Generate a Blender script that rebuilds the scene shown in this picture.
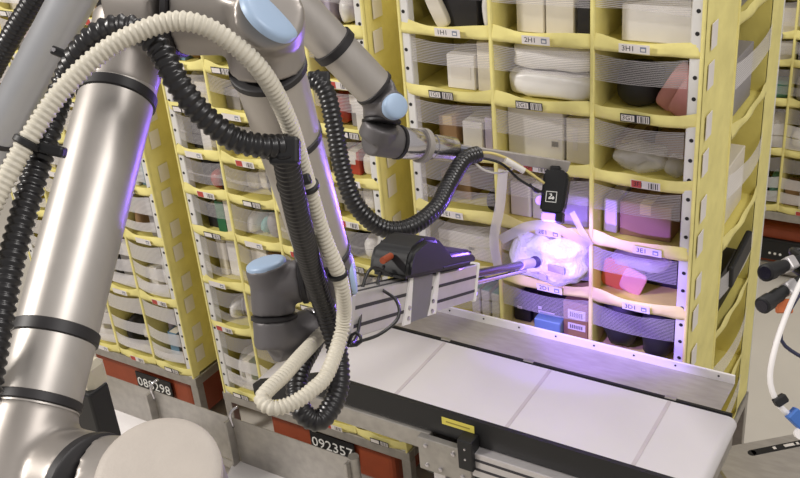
import bpy, bmesh, math, random
from mathutils import Vector, Matrix, noise
random.seed(7)
PI = math.pi
for o in list(bpy.data.objects): bpy.data.objects.remove(o)
scene = bpy.context.scene
COL = scene.collection

# ------------------------------------------------------------------ camera
CAM = Vector((1.741, -2.7215, 3.146)); YAW, PIT, ROL, FPX = -0.5895, 0.4795, -0.0933, 993.956
_f = Vector((math.sin(YAW)*math.cos(PIT), math.cos(YAW)*math.cos(PIT), -math.sin(PIT)))
_r = Vector((math.cos(YAW), -math.sin(YAW), 0)); _u = _r.cross(_f)
CR = _r*math.cos(ROL) + _u*math.sin(ROL); CU = -_r*math.sin(ROL) + _u*math.cos(ROL); CF = _f
cd = bpy.data.cameras.new('camera'); cam = bpy.data.objects.new('camera', cd); COL.objects.link(cam)
cd.sensor_width = 36; cd.lens = FPX*36/800; cd.clip_start = .05
M3 = Matrix((CR, CU, -CF)).transposed(); cam.matrix_world = Matrix.Translation(CAM) @ M3.to_4x4()
scene.camera = cam
def ray(x, y): return CF + CR*((x-400)/FPX) - CU*((y-239)/FPX)
def at(x, y, d): return CAM + ray(x, y)*d                # pixel + distance along the view axis
def ony(x, y, Y): d = ray(x, y); return CAM + d*((Y-CAM.y)/d.y)
def onz(x, y, Z): d = ray(x, y); return CAM + d*((Z-CAM.z)/d.z)
def cdir(a, b, c): return (CR*a + CU*b - CF*c).normalized()   # camera-frame direction (right, up, toward viewer)

# ------------------------------------------------------------------ world + lights + exposure
w = bpy.data.worlds.new('world'); scene.world = w; w.use_nodes = True
w.node_tree.nodes['Background'].inputs[0].default_value = (1.0, .95, .92, 1)
w.node_tree.nodes['Background'].inputs[1].default_value = .46
scene.view_settings.view_transform = 'Standard'; scene.view_settings.look = 'None'
scene.view_settings.exposure = 0.0; scene.view_settings.gamma = 1; scene.view_settings.use_curve_mapping = False
def area(name, loc, tgt, sx, sy, e, col):
    l = bpy.data.lights.new(name, 'AREA'); l.shape = 'RECTANGLE'; l.size = sx; l.size_y = sy; l.energy = e; l.color = col
    o = bpy.data.objects.new(name, l); COL.objects.link(o); o.location = loc
    o.rotation_euler = (Vector(tgt)-Vector(loc)).to_track_quat('-Z', 'Y').to_euler(); return o
area('ceiling_light_row', (-3.4, -4.4, 5.6), (0, -.6, 1.4), 0.7, .4, 290, (1, .95, .9))
area('ceiling_light_row', (4.2, -1.6, 6.0), (.8, -.2, 1.2), 2.5, .6, 130, (1, .96, .93))
area('ceiling_light_row', (0.2, 1.9, 7.0), (0, 1.5, 0), 4, .6, 130, (1, .96, .93))

# ------------------------------------------------------------------ materials
def lin(c):
    return tuple(((v/255)/12.92 if v/255 <= .04045 else ((v/255+.055)/1.055)**2.4) for v in c) + (1,)
MATS = {}
def mat(name, rgb, rough=.6, metal=0., var=.08, scale=12, bump=0., bscale=60, alpha=None, emit=None, estr=0, stretch=None, spec=.5):
    if name in MATS: return MATS[name]
    m = bpy.data.materials.new(name); m.use_nodes = True; nt = m.node_tree; N = nt.nodes; L = nt.links
    b = N['Principled BSDF']; b.inputs['Roughness'].default_value = rough; b.inputs['Metallic'].default_value = metal
    b.inputs['Specular IOR Level'].default_value = spec
    c = lin(rgb); tc = N.new('ShaderNodeTexCoord'); mp = N.new('ShaderNodeMapping'); L.new(tc.outputs['Object'], mp.inputs[0])
    if stretch: mp.inputs['Scale'].default_value = stretch
    nz = N.new('ShaderNodeTexNoise'); nz.inputs['Scale'].default_value = scale; nz.inputs['Detail'].default_value = 4
    L.new(mp.outputs[0], nz.inputs[0])
    rp = N.new('ShaderNodeValToRGB'); L.new(nz.outputs[0], rp.inputs[0])
    rp.color_ramp.elements[0].position = .3; rp.color_ramp.elements[1].position = .7
    rp.color_ramp.elements[0].color = tuple(max(0, v*(1-var)) for v in c[:3])+(1,)
    rp.color_ramp.elements[1].color = tuple(min(1, v*(1+var)) for v in c[:3])+(1,)
    L.new(rp.outputs[0], b.inputs['Base Color'])
    if bump:
        n2 = N.new('ShaderNodeTexNoise'); n2.inputs['Scale'].default_value = bscale; n2.inputs['Detail'].default_value = 3
        L.new(mp.outputs[0], n2.inputs[0])
        bp = N.new('ShaderNodeBump'); bp.inputs['Strength'].default_value = bump; bp.inputs['Distance'].default_value = .01
        L.new(n2.outputs[0], bp.inputs['Height']); L.new(bp.outputs[0], b.inputs['Normal'])
    if alpha is not None: b.inputs['Alpha'].default_value = alpha
    if emit: b.inputs['Emission Color'].default_value = lin(emit); b.inputs['Emission Strength'].default_value = estr
    MATS[name] = m; return m
def band_mat(name, rgb, a0, a1, freq):
    m = bpy.data.materials.new(name); m.use_nodes = True; nt = m.node_tree; N = nt.nodes; L = nt.links
    b = N['Principled BSDF']; b.inputs['Base Color'].default_value = lin(rgb); b.inputs['Roughness'].default_value = .35
    tc = N.new('ShaderNodeTexCoord'); wv = N.new('ShaderNodeTexWave'); wv.bands_direction = 'Z'; wv.inputs['Scale'].default_value = freq
    wv.inputs['Distortion'].default_value = .6; L.new(tc.outputs['Object'], wv.inputs[0])
    mr = N.new('ShaderNodeMapRange'); L.new(wv.outputs['Fac'], mr.inputs[0]); mr.inputs[3].default_value = a0; mr.inputs[4].default_value = a1
    L.new(mr.outputs[0], b.inputs['Alpha']); MATS[name] = m; return m
YEL = mat('yellow_fabric', (228, 217, 140), .8, var=.08, scale=9, bump=.5, bscale=18)
YED = mat('yellow_panel_fabric', (214, 201, 112), .85, var=.1, scale=5, bump=.6, bscale=9)
PERF = mat('white_perforated_strip', (214, 212, 208), .55, var=.04)
HOLE = mat('dark_hole', (30, 28, 28), .8)
BAND = band_mat('clear_band', (222, 217, 218), .06, .44, 58)
BANDW = band_mat('milky_band', (242, 238, 238), .3, .66, 50)
STRAPW = mat('white_band', (226, 222, 228), .4, var=.03, alpha=.62)
STEEL = mat('galvanised_steel', (168, 164, 158), .42, .7, var=.12, scale=25)
PLATE = mat('brushed_plate', (158, 152, 146), .5, .0, var=.1, scale=14, stretch=(1, 4, 1))
ALU = mat('anodised_aluminium', (206, 202, 202), .36, .55, var=.04, scale=30)
DGROOVE = mat('groove_dark', (52, 50, 54), .7)
TUBE = mat('robot_silver', (184, 179, 173), .42, .62, var=.035, scale=40, stretch=(1, 1, .2))
HOUS = mat('robot_silver_casting', (160, 154, 148), .42, .6, var=.04, scale=20)
CAPB = mat('robot_cap_beige', (180, 172, 163), .55, .05, var=.03, scale=30, bump=.08, bscale=220)
GREY = mat('robot_wrist_grey', (104, 101, 102), .48, .35, var=.05)
BLUE = mat('robot_cap_blue', (160, 182, 208), .45, .05, var=.03)
RUB = mat('black_rubber_ring', (34, 32, 34), .5, var=.1)
HBLK = mat('black_hose', (24, 23, 25), .33, var=.15, spec=.6)
HWHT = mat('ivory_hose', (206, 200, 184), .5, var=.05)
BLK = mat('black_plastic', (17, 17, 19), .5, var=.1)
CHR = mat('polished_steel', (205, 202, 205), .18, .95, var=.03)
BELT = mat('white_belt', (200, 196, 197), .5, var=.025, scale=4)
WHT = mat('white_paint', (232, 228, 226), .5, var=.03)
SEAM = mat('belt_seam', (182, 174, 176), .7)
ORG = mat('orange_drive', (146, 66, 36), .5, var=.1)
TXW = mat('white_print', (232, 232, 228), .6, var=.01); TXK = mat('black_print', (24, 24, 34), .6, var=.02)
LABW = mat('label_paper', (224, 218, 214), .6, var=.03); LABR = mat('label_red', (182, 70, 60), .6, var=.05)
STICK = mat('yellow_sticker', (214, 200, 90), .6, var=.05)

# ------------------------------------------------------------------ mesh helpers
def me(name, V, F, mats, mi=None, smooth=False):
    m = bpy.data.meshes.new(name); m.from_pydata([tuple(v) for v in V], [], F)
    for x in (mats if isinstance(mats, (list, tuple)) else [mats]): m.materials.append(x)
    if mi: m.polygons.foreach_set('material_index', mi)
    if smooth: m.polygons.foreach_set('use_smooth', [True]*len(m.polygons))
    m.update(); return m
def ob(name, mesh, parent=None, loc=(0, 0, 0), rz=0, rot=None):
    o = bpy.data.objects.new(name, mesh); COL.objects.link(o); o.location = loc
    o.rotation_euler = rot if rot else (0, 0, rz)
    if parent: o.parent = parent
    return o
def tag(o, label=None, cat=None, group=None, kind=None):
    if label: o['label'] = label
    if cat: o['category'] = cat
    if group: o['group'] = group
    if kind: o['kind'] = kind
    return o
def root(name, loc, label, cat, group=None, rz=0):
    o = ob(name, None, None, loc, rz); return tag(o, label, cat, group)
BOXF = [(0, 3, 2, 1), (4, 5, 6, 7), (0, 1, 5, 4), (1, 2, 6, 5), (2, 3, 7, 6), (3, 0, 4, 7)]
def boxv(x0, x1, y0, y1, z0, z1):
    return [Vector(p) for p in ((x0, y0, z0), (x1, y0, z0), (x1, y1, z0), (x0, y1, z0), (x0, y0, z1), (x1, y0, z1), (x1, y1, z1), (x0, y1, z1))]
class MB:
    def __init__(s): s.V = []; s.F = []; s.M = []
    def add(s, V, F, mi=0):
        n = len(s.V); s.V += [Vector(v) for v in V]; s.F += [tuple(i+n for i in f) for f in F]; s.M += [mi]*len(F); return s
    def box(s, x0, x1, y0, y1, z0, z1, mi=0): return s.add(boxv(x0, x1, y0, y1, z0, z1), BOXF, mi)
    def bbox(s, x0, x1, y0, y1, z0, z1, bev=.004, mi=0, seg=2):
        bm = bmesh.new(); bmesh.ops.create_cube(bm, size=1)
        for v in bm.verts: v.co = Vector(((x0+x1)/2+v.co.x*(x1-x0), (y0+y1)/2+v.co.y*(y1-y0), (z0+z1)/2+v.co.z*(z1-z0)))
        bmesh.ops.bevel(bm, geom=bm.edges[:], offset=min(bev, .45*min(x1-x0, y1-y0, z1-z0)), segments=seg, affect='EDGES', profile=.5)
        bm.verts.index_update(); s.add([v.co.copy() for v in bm.verts], [tuple(v.index for v in f.verts) for f in bm.faces], mi); bm.free(); return s
    def lathe(s, p, ax, prof, seg=40, mi=0):
        ax = Vector(ax).normalized(); a = ax.orthogonal().normalized(); b = ax.cross(a); p = Vector(p); V = []; F = []
        for t, r in prof:
            for k in range(seg):
                q = 2*PI*k/seg; V.append(p+ax*t+(a*math.cos(q)+b*math.sin(q))*r)
        n = len(prof)
        for i in range(n-1):
            for k in range(seg):
                k2 = (k+1) % seg; F.append((i*seg+k, i*seg+k2, (i+1)*seg+k2, (i+1)*seg+k))
        F.append(tuple(range(seg-1, -1, -1))); F.append(tuple((n-1)*seg+k for k in range(seg)))
        return s.add(V, F, mi)
    def cyl(s, p0, p1, r0, r1=None, seg=40, mi=0, bev=0):
        p0 = Vector(p0); p1 = Vector(p1); r1 = r0 if r1 is None else r1; L = (p1-p0).length
        pr = [(0, r0), (L, r1)] if not bev else [(0, r0-bev), (bev*.3, r0-bev*.3), (bev, r0), (L-bev, r1), (L-bev*.3, r1-bev*.3), (L, r1-bev)]
        return s.lathe(p0, p1-p0, pr, seg, mi)
    def tr(s, M): s.V = [M @ v for v in s.V]; return s
    def mesh(s, name, mats, smooth=False): return me(name, s.V, s.F, mats, s.M, smooth)
    def build(s, name, mats, parent=None, smooth=False, world=True):
        off = parent.location if (parent and world) else Vector()
        if parent and world and parent.parent: off = parent.matrix_basis.translation + parent.parent.location
        s.V = [v-off for v in s.V]
        o = ob(name, s.mesh(name, mats, False), parent)
        if smooth: autosmooth(o)
        return o
def autosmooth(o, ang=math.radians(38)):
    m = o.data; bm = bmesh.new(); bm.from_mesh(m)
    for f in bm.faces: f.smooth = True
    for e in bm.edges:
        if len(e.link_faces) == 2 and e.calc_face_angle(0) > ang: e.smooth = False
    bm.to_mesh(m); bm.free()
def spline(pts, step):
    P = [Vector(p) for p in pts]; P = [P[0]*2-P[1]]+P+[P[-1]*2-P[-2]]; out = []
    for i in range(1, len(P)-2):
        a, b, c, d = P[i-1:i+3]
        for k in range(24):
            t = k/24; out.append(.5*((2*b)+(c-a)*t+(2*a-5*b+4*c-d)*t*t+(3*b-a-3*c+d)*t**3))
    out.append(P[-2]); res = [out[0]]; acc = 0
    for i in range(1, len(out)):
        seg = out[i]-out[i-1]; L = seg.length; pos = 0
        while acc+(L-pos) >= step:
            pos += step-acc; acc = 0; res.append(out[i-1]+seg*(pos/L))
        acc += L-pos
    return res
def sweep(pts, step, rad, seg=14):
    P = spline(pts, step); V = []; F = []; n = None; T0 = None
    for i, p in enumerate(P):
        T = (P[min(i+1, len(P)-1)]-P[max(i-1, 0)]).normalized()
        if n is None: n = T.orthogonal().normalized()
        else: n = (n-T*n.dot(T)).normalized()
        b = T.cross(n); r = rad(i) if callable(rad) else rad
        for k in range(seg):
            q = 2*PI*k/seg; V.append(p+(n*math.cos(q)+b*math.sin(q))*r)
    for i in range(len(P)-1):
        for k in range(seg):
            k2 = (k+1) % seg; F.append((i*seg+k, i*seg+k2, (i+1)*seg+k2, (i+1)*seg+k))
    F.append(tuple(range(seg-1, -1, -1))); F.append(tuple((len(P)-1)*seg+k for k in range(seg)))
    return V, F
def hose(name, pts, r, pitch, amp, m, label, cat='hose', seg=18, group=None):
    prof = [1, 1, 1-amp, 1-amp]; V, F = sweep(pts, pitch/4, lambda i: r*prof[i % 4], seg)
    base = Vector(V[0]); o = ob(name, me(name, [v-base for v in V], F, m, smooth=True), None, base); autosmooth(o, math.radians(50))
    return tag(o, label, cat, group)
def cable(name, pts, r, m, parent=None, label=None, cat=None):
    V, F = sweep(pts, .012, r, 8); off = parent.location if parent else Vector(V[0])
    o = ob(name, me(name, [v-off for v in V], F, m, smooth=True), parent, (0, 0, 0) if parent else off); return tag(o, label, cat)
_T = {}
def text_geo(s, size, extrude=.0):
    k = (s, size, extrude)
    if k not in _T:
        c = bpy.data.curves.new('t', 'FONT'); c.body = s; c.size = size; c.align_x = 'CENTER'; c.align_y = 'CENTER'; c.extrude = extrude; c.resolution_u = 2
        o = bpy.data.objects.new('t', c); COL.objects.link(o); bpy.context.view_layer.update()
        m = bpy.data.meshes.new_from_object(o.evaluated_get(bpy.context.evaluated_depsgraph_get()))
        _T[k] = ([v.co.copy() for v in m.vertices], [tuple(p.vertices) for p in m.polygons])
        bpy.data.objects.remove(o); bpy.data.curves.remove(c); bpy.data.meshes.remove(m)
    return _T[k]
def remeshed(name, mb, voxel, mt, parent, sm=6):
    mb.V = [v-parent.location for v in mb.V]
    o = ob(name, mb.mesh(name, mt), parent)
    r = o.modifiers.new('r', 'REMESH'); r.mode = 'VOXEL'; r.voxel_size = voxel; r.use_smooth_shade = True
    s = o.modifiers.new('s', 'SMOOTH'); s.factor = .5; s.iterations = sm
    bpy.context.view_layer.update()
    m = bpy.data.meshes.new_from_object(o.evaluated_get(bpy.context.evaluated_depsgraph_get()))
    o.modifiers.clear(); o.data = m
    m.polygons.foreach_set('use_smooth', [True]*len(m.polygons)); return o

# ------------------------------------------------------------------ floor
FLOOR = mat('concrete_floor', (202, 196, 185), .55, var=.07, scale=1.6, bump=.05, bscale=30)
tag(ob('floor', MB().box(-9, 9, -7, 9, -.05, 0).mesh('floor', FLOOR)), kind='structure')
WALL = mat('warehouse_wall', (170, 166, 160), .8, var=.05, scale=1)
tag(ob('wall_back', MB().box(-9, 9, 9, 9.2, 0, 9).mesh('wall_back', WALL)), kind='structure')
tag(ob('wall_left', MB().box(-9.2, -9, -7, 9, 0, 9).mesh('wall_left', WALL)), kind='structure')

# ------------------------------------------------------------------ storage pods
ORD = ['bottom', 'second', 'third', 'fourth', 'fifth', 'sixth', 'seventh', 'eighth', 'ninth', 'tenth', 'eleventh']
_hem = {}
def hem_mesh(wd, var, h=.038):
    k = (round(wd, 3), var, h)
    if k in _hem: return _hem[k]
    rnd = random.Random(var*31+7); V = []; F = []; nu, nv = 13, 5; sag = .008+.010*rnd.random(); bul = .006+.010*rnd.random(); ph = rnd.random()*6
    for i in range(nu):
        u = i/(nu-1); e = 4*u*(1-u)
        top = h*(1.05-.02*e)-sag*e+.004*math.sin(ph+9*u); bot = -.008-.003*e
        for j in range(nv):
            v = j/(nv-1); y = -.006-bul*e**.7*(.55+.45*math.sin(PI*v))-.003*math.sin(ph+14*u+3*v)
            V.append((u*wd, y, bot+(top-bot)*v))
    for i in range(nu-1):
        for j in range(nv-1): F.append((i*nv+j, (i+1)*nv+j, (i+1)*nv+j+1, i*nv+j+1))
    # folded back edge to the shelf
    n = len(V)
    for i in range(nu): V.append((V[i*nv][0], .03, -.004))
    for i in range(nu-1): F.append((n+i, n+i+1, (i+1)*nv, i*nv))
    _hem[k] = me('hem', V, F, YEL, smooth=True); return _hem[k]
_band = {}
def band_mesh(wd, h, var, m):
    k = (round(wd, 3), round(h, 3), var, m.name)
    if k in _band: return _band[k]
    rnd = random.Random(var*17+3); V = []; F = []; nu, nv = 11, 3; bul = .008+.014*rnd.random(); t0 = (rnd.random()-.5)*.03; t1 = (rnd.random()-.5)*.02
    for i in range(nu):
        u = i/(nu-1); e = 4*u*(1-u)
        for j in range(nv):
            v = j/(nv-1); V.append((u*wd, -.004-bul*e, h*(v-.5)*(1-.12*e)+t0*(u-.5)+t1*e*.5))
    for i in range(nu-1):
        for j in range(nv-1): F.append((i*nv+j, (i+1)*nv+j, (i+1)*nv+j+1, i*nv+j+1))
    _band[k] = me('retaining_band', V, F, m, smooth=True); return _band[k]
def label_mesh(txt, style):
    b = MB()
    if style == 'white':
        b.box(-.046, .046, -.0015, 0, -.0135, .0135, 0); ink = 1
        if txt: V, F = text_geo(txt, .023); b.add([(v.x-.018, -.0019, v.y) for v in V], F, 1)
        b.add([(.018, -.0019, -.008), (.036, -.0019, -.008), (.036, -.0019, .008), (.018, -.0019, .008)], [(0, 1, 2, 3)], 3)
        b.add([(.021, -.0022, -.005), (.033, -.0022, -.005), (.033, -.0022, .003), (.021, -.0022, .003)], [(0, 1, 2, 3)], 0)
    else:
        b.box(-.046, .046, -.0015, 0, -.0135, .0135, 0 if style == 'red' else 1)
        if style == 'red': b.add([(-.044, -.0018, -.0125), (-.012, -.0018, -.0125), (-.012, -.0018, .0125), (-.044, -.0018, .0125)], [(0, 1, 2, 3)], 2)
        else: b.add([(.006, -.0018, -.0115), (.043, -.0018, -.0115), (.043, -.0018, .0115), (.006, -.0018, .0115)], [(0, 1, 2, 3)], 0)
        if style == 'black': b.add([(-.043, -.0018, -.010), (-.002, -.0018, -.010), (-.002, -.0018, .010), (-.043, -.0018, .010)], [(0, 1, 2, 3)], 0)
        if txt: V, F = text_geo(txt, .021); b.add([(v.x-.0225, -.0022, v.y) for v in V], F, 1)
        for k, wd in enumerate((.002, .004, .002, .003, .002)):
            x = .010+k*.0068; b.add([(x, -.0022, -.010), (x+wd, -.0022, -.010), (x+wd, -.0022, .010), (x, -.0022, .010)], [(0, 1, 2, 3)], 1)
    return b.mesh('bin_label', [LABW, TXK, LABR, mat('label_grey', (120, 130, 150), .6)])
_lab = {}
def lab(txt, style):
    if (txt, style) not in _lab: _lab[(txt, style)] = label_mesh(txt, style)
    return _lab[(txt, style)]
def post_mesh(h, z0):
    b = MB().bbox(-.019, .019, -.006, .03, z0, h, .003, 0, 1)
    z = z0+.05
    while z < h-.02:
        b.lathe((0, -.0062, z), (0, -1, 0), [(0, .0065), (.0006, .0065)], 8, 1); z += .064
    return b.mesh('corner_post', [PERF, HOLE])
def pod(loc, cols, zs, ztop, label, codes=None, side_zs=None, bandsty=BAND, bprob=.5, lowstyle=None):
    """cols: x boundaries of the bays, zs: bin floors bottom to top; front faces -y"""
    R = root('storage_pod', loc, label, 'shelving', 'tall yellow fabric storage pods')
    W = cols[-1]; zb = zs[0]
    pm = post_mesh(ztop, zb-.02)
    for x, y in ((.02, 0), (W-.02, 0), (.02, .97), (W-.02, .97)): ob('corner_post', pm, R, (x, y, 0))
    # fabric piping beside the posts
    for x in (.004, W-.004): ob('corner_piping', MB().bbox(-.005, .005, -.012, .035, zb-.02, ztop, .004).mesh('corner_piping', YEL), R, (x, 0, 0))
    dm = MB().box(-.004, .004, .0, .343, zb, ztop).bbox(-.007, .007, -.010, .004, zb, ztop, .003, 0, 1).mesh('divider', YEL)
    for x in cols[1:-1]: ob('divider', dm, R, (x, 0, 0))
    ob('back_panel', MB().box(.004, W-.004, .343, .349, zb, ztop).mesh('back_panel', YED), R)
    ob('rear_panel', MB().box(.004, W-.004, .985, .995, zb, ztop).mesh('rear_panel', YED), R)
    ob('top_panel', MB().box(0, W, 0, 1.0, ztop, ztop+.01).mesh('top_panel', YED), R)
    sm = MB().box(.006, W-.006, .0, .343, -.008, 0).mesh('shelf', YED)
    for z in zs: ob('shelf', sm, R, (0, 0, z))
    ob('side_panel', MB().box(-.004, .0, 0, 1.0, zb, ztop).mesh('side_panel', YED), R)
    # right side: front panel, open bays, rear panel
    def cloth(y0, y1):
        V = []; F = []; nz = 40
        ys = [y0+(y1-y0)*k/6 for k in range(7)]
        for i in range(nz+1):
            z = zb+(ztop-zb)*i/nz
            for k, y in enumerate(ys):
                V.append((.003+.004*noise.noise(Vector((y*7, z*6, cols[-1]*9+loc[0])))*(0 if k in (0, 6) else 1), y, z))
        for i in range(nz):
            for k in range(6): F.append((i*7+k, i*7+k+1, (i+1)*7+k+1, (i+1)*7+k))
        n = len(V); V += [(-.006, y0, zb), (-.006, y1, zb), (-.006, y1, ztop), (-.006, y0, ztop)]; F.append((n, n+3, n+2, n+1))
        return me('side_panel', V, F, YEL, smooth=True)
    ob('side_panel', cloth(.0, .35), R, (W, 0, 0)); ob('side_panel', cloth(.82, 1.0), R, (W, 0, 0))
    ob('edge_piping', MB().bbox(-.005, .007, -.005, .007, zb, ztop, .003).mesh('edge_piping', YEL), R, (W, .35, 0))
    ob('edge_piping', MB().bbox(-.004, .006, -.004, .006, zb, ztop, .003).mesh('edge_piping', PERF), R, (W, 1.0, 0))
    ob('side_back', MB().box(-.235, -.227, .35, .82, zb, ztop).mesh('side_back', YED), R, (W, 0, 0))
    for y in (.352, .818): ob('side_divider', MB().box(-.23, 0, -.003, .003, zb, ztop).mesh('side_divider', YED), R, (W, y, 0))
    tg = MB().box(0, .002, -.028, .028, -.038, .038).mesh('side_tag', LABW); k = 0; z = zb+.1
    while z < ztop-.05:
        ob('side_tag', tg, R, (W+.0075, .055+.012*(k % 2), z)); k += 1; z += .115 if k % 2 else .16
    sz = side_zs or zs
    for i, z in enumerate(sz):
        ob('side_shelf', MB().box(-.23, 0, .355, .815, -.006, 0).mesh('side_shelf', YED), R, (W, 0, z))
        ob('side_hem', hem_mesh(.465, (i*3) % 5), R, (W, .352, z), PI/2)
        zt = sz[i+1] if i+1 < len(sz) else ztop
        if zt-z > .12:
            b = ob('retaining_band', band_mesh(.465, .085, i % 4, BANDW), R, (W+.004, .352, z+(zt-z)*.55), PI/2)
            b.rotation_euler.x = 0
    for r, z in enumerate(zs):
        zt = zs[r+1] if r+1 < len(zs) else ztop
        for c in range(len(cols)-1):
            x0, x1 = cols[c]+(.042 if c == 0 else .007), cols[c+1]-(.042 if c == len(cols)-2 else .007)
            x0h, x1h = cols[c]+.004, cols[c+1]-.004; v = (r*7+c*3) % 6
            h = ob('hem', hem_mesh(x1h-x0h, v), R, (x0h, 0, z))
            txt, sty = codes(r, c) if codes else ('', ('black', 'white', 'red')[(r*2+c) % 3])
            if sty:
                l = ob('bin_label', lab(txt, sty), h, ((x1h-x0h)*(.5+.1*math.sin(r*5+c)), -.026, .010)); l.rotation_euler.x = math.radians(6)
            H = zt-z; rnd = random.Random(r*13+c*5+len(cols))
            def bnd(f, hh, m): ob('retaining_band', band_mesh(x1-x0, hh, rnd.randrange(6), m), R, (x0, 0, z+f))
            hh = min(.09, H*.4); bnd(H-.018-hh/2, hh, bandsty)
            if rnd.random() < bprob: bnd(.052+.03, .05, bandsty)
            if H > .27:
                bnd(H*.5, .07, BANDW); bnd(H*.25, .07, BANDW)
    # base frame and legs
    rail = MB(); zr = zb-.012
    rail.bbox(-.01, W+.01, -.012, .03, zr-.05, zr, .004).bbox(-.01, W+.01, .97, 1.012, zr-.05, zr, .004).bbox(-.01, .03, .03, .97, zr-.05, zr, .004).bbox(W-.03, W+.01, .03, .97, zr-.05, zr, .004)
    ob('base_frame', rail.mesh('base_frame', STEEL), R)
    lm = MB().bbox(-.022, .022, -.022, .022, 0, zr-.05, .004).bbox(-.04, .04, -.04, .04, 0, .012, .003).mesh('leg', STEEL)
    for x in (.012, W-.012):
        for y in (.012, .988): ob('leg', lm, R, (x, y, 0))
    return R

E_Z = [0.42, .72, .94, 1.16, 1.376, 1.592, 1.82, 2.031, 2.244]
def codes1(r, c):
    L = 'ABCDEFGHI'; let = {8: 'H', 7: 'G', 6: 'F', 5: 'E', 4: 'D', 3: 'C', 2: 'B', 1: 'A', 0: 'A'}[r]
    sty = {8: 'white', 7: 'black', 6: 'red', 5: 'white', 4: 'white', 3: 'black'}.get(r, 'black')
    if r == 6 and c == 0: sty = 'black'
    return '%d%s1' % (c+1, let), sty
POD1 = pod((0, 0, 0), [0, .335, .672, 1.0], E_Z, 2.46, 'yellow fabric pod with label 2H1, being picked by the robots', codes1, side_zs=[.42, .72, 1.08, 1.45, 1.86, 2.236], bprob=.3)
P2Z = [.43, .793, 1.027, 1.275, 1.466, 1.642, 1.835, 2.02, 2.21]
POD2 = pod((-1.147, 0, 0), [0, .243, .493, .75, 1.01], P2Z, 2.42, 'yellow fabric pod behind the hose loops, number plate 092357 below it', None, bandsty=BAND)
P3Z = [.45, .837, 1.159, 1.408, 1.586, 1.78, 1.97, 2.16]
POD3 = pod((-2.34, 0, 0), [0, .26, .51, .758, 1.008], P3Z, 2.42, 'yellow fabric pod behind the upright robot tube, nearest the sensor post', None, bandsty=BANDW, bprob=.9)
P4Z = [.477, .825, 1.117, 1.341, 1.493, 1.7, 1.9]
POD4 = pod((.25, 2.69, 0), [0, .245, .49, .745, 1.0], P4Z, 2.3, 'yellow pod over an orange drive behind the lens heads', None, bandsty=BAND)
POD5 = pod((-2.2, 2.69, 0), [0, .245, .49, .745, 1.0], P4Z, 2.3, 'yellow pod glimpsed through the gap between two nearer pods', None, bandsty=BAND)

# ------------------------------------------------------------------ drives under the pods
def drive(x, y, label, plate=None, px=0):
    R = root('pod_drive', (x, y, 0), label, 'robot', 'orange drive units under the pods')
    ob('body', MB().bbox(-.36, .36, 0, .8, .05, .33, .04, 0, 4).mesh('body', ORG), R)
    ob('bumper', MB().bbox(-.34, .34, -.02, .03, .02, .09, .015).mesh('bumper', STEEL), R)
    ob('lift_plate', MB().lathe((0, .4, .33), (0, 0, 1), [(0, .25), (.025, .25)], 32).mesh('lift_plate', STEEL), R)
    for sx in (-1, 1): ob('wheel', MB().cyl((sx*.3, .4, .07), (sx*.345, .4, .07), .07, bev=.01).mesh('wheel', BLK), R)
    if plate:
        p = ob('number_plate', MB().bbox(-.125, .125, -.008, 0, -.06, .06, .004).mesh('number_plate', BLK), R, (px, -.012, .208))
        V, F = text_geo(plate, .078, .0008); b = MB().add([(v.x, -.0095-v.z, v.y) for v in V], F); ob('digits', b.mesh('digits', TXW), p)
    else:
        f = ob('front_panel', MB().bbox(-.27, .27, -.03, .01, .11, .25, .03, 0, 3).mesh('front_panel', BLK), R)
        for k in range(3): ob('indicator', MB().lathe((.09+.03*k, -.03, .16), (0, -1, 0), [(0, .008), (.002, .008)], 10).mesh('indicator', TXW), f)
        ob('indicator', MB().lathe((-.1, -.03, .165), (0, -1, 0), [(0, .012), (.002, .012)], 10).mesh('indicator', ORG), f)
    return R
drive(-.64, .1, 'orange drive unit below the hose loops with number plate 092357', '092357', .026)
drive(-1.84, .1, 'orange drive unit partly behind the chute hook with number plate 088298', '088298', .10)
drive(.5, .1, 'orange drive unit hidden under the pod being picked', None)
drive(.62, 2.78, 'orange drive unit with black front panel and three pale dots', None)

# ------------------------------------------------------------------ stock in the bins
PAL = {'white': (228, 224, 222), 'cream': (226, 219, 206), 'grey': (150, 146, 148), 'brown': (150, 118, 84), 'black': (34, 32, 36), 'blue': (112, 146, 172),
       'red': (170, 66, 56), 'pink': (214, 150, 150), 'teal': (120, 178, 176), 'green': (48, 110, 72), 'orange': (206, 112, 62), 'lilac': (186, 176, 200)}
def cm(c, r=.55): return mat('stock_'+c, PAL[c], r, var=.06, scale=8)
PLA = mat('clear_plastic', (222, 218, 214), .12, var=.12, bump=1.0, bscale=34, alpha=.42); PWH = mat('white_poly', (236, 233, 232), .32, var=.04, bump=.35, bscale=14)
TAPE = mat('packing_tape', (196, 170, 120), .3); PAGE = mat('page_block', (226, 218, 200), .8, var=.1, stretch=(1, 1, 30))
BUB = mat('bubble_wrap', (226, 222, 234), .22, var=.05, bump=.8, bscale=70)
def dims(o, x, y, z, rz): o.location = (x, y, z); o.rotation_euler.z = rz; return o
_im = {}
def cached(k, fn):
    if k not in _im: _im[k] = fn()
    return _im[k]
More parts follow.
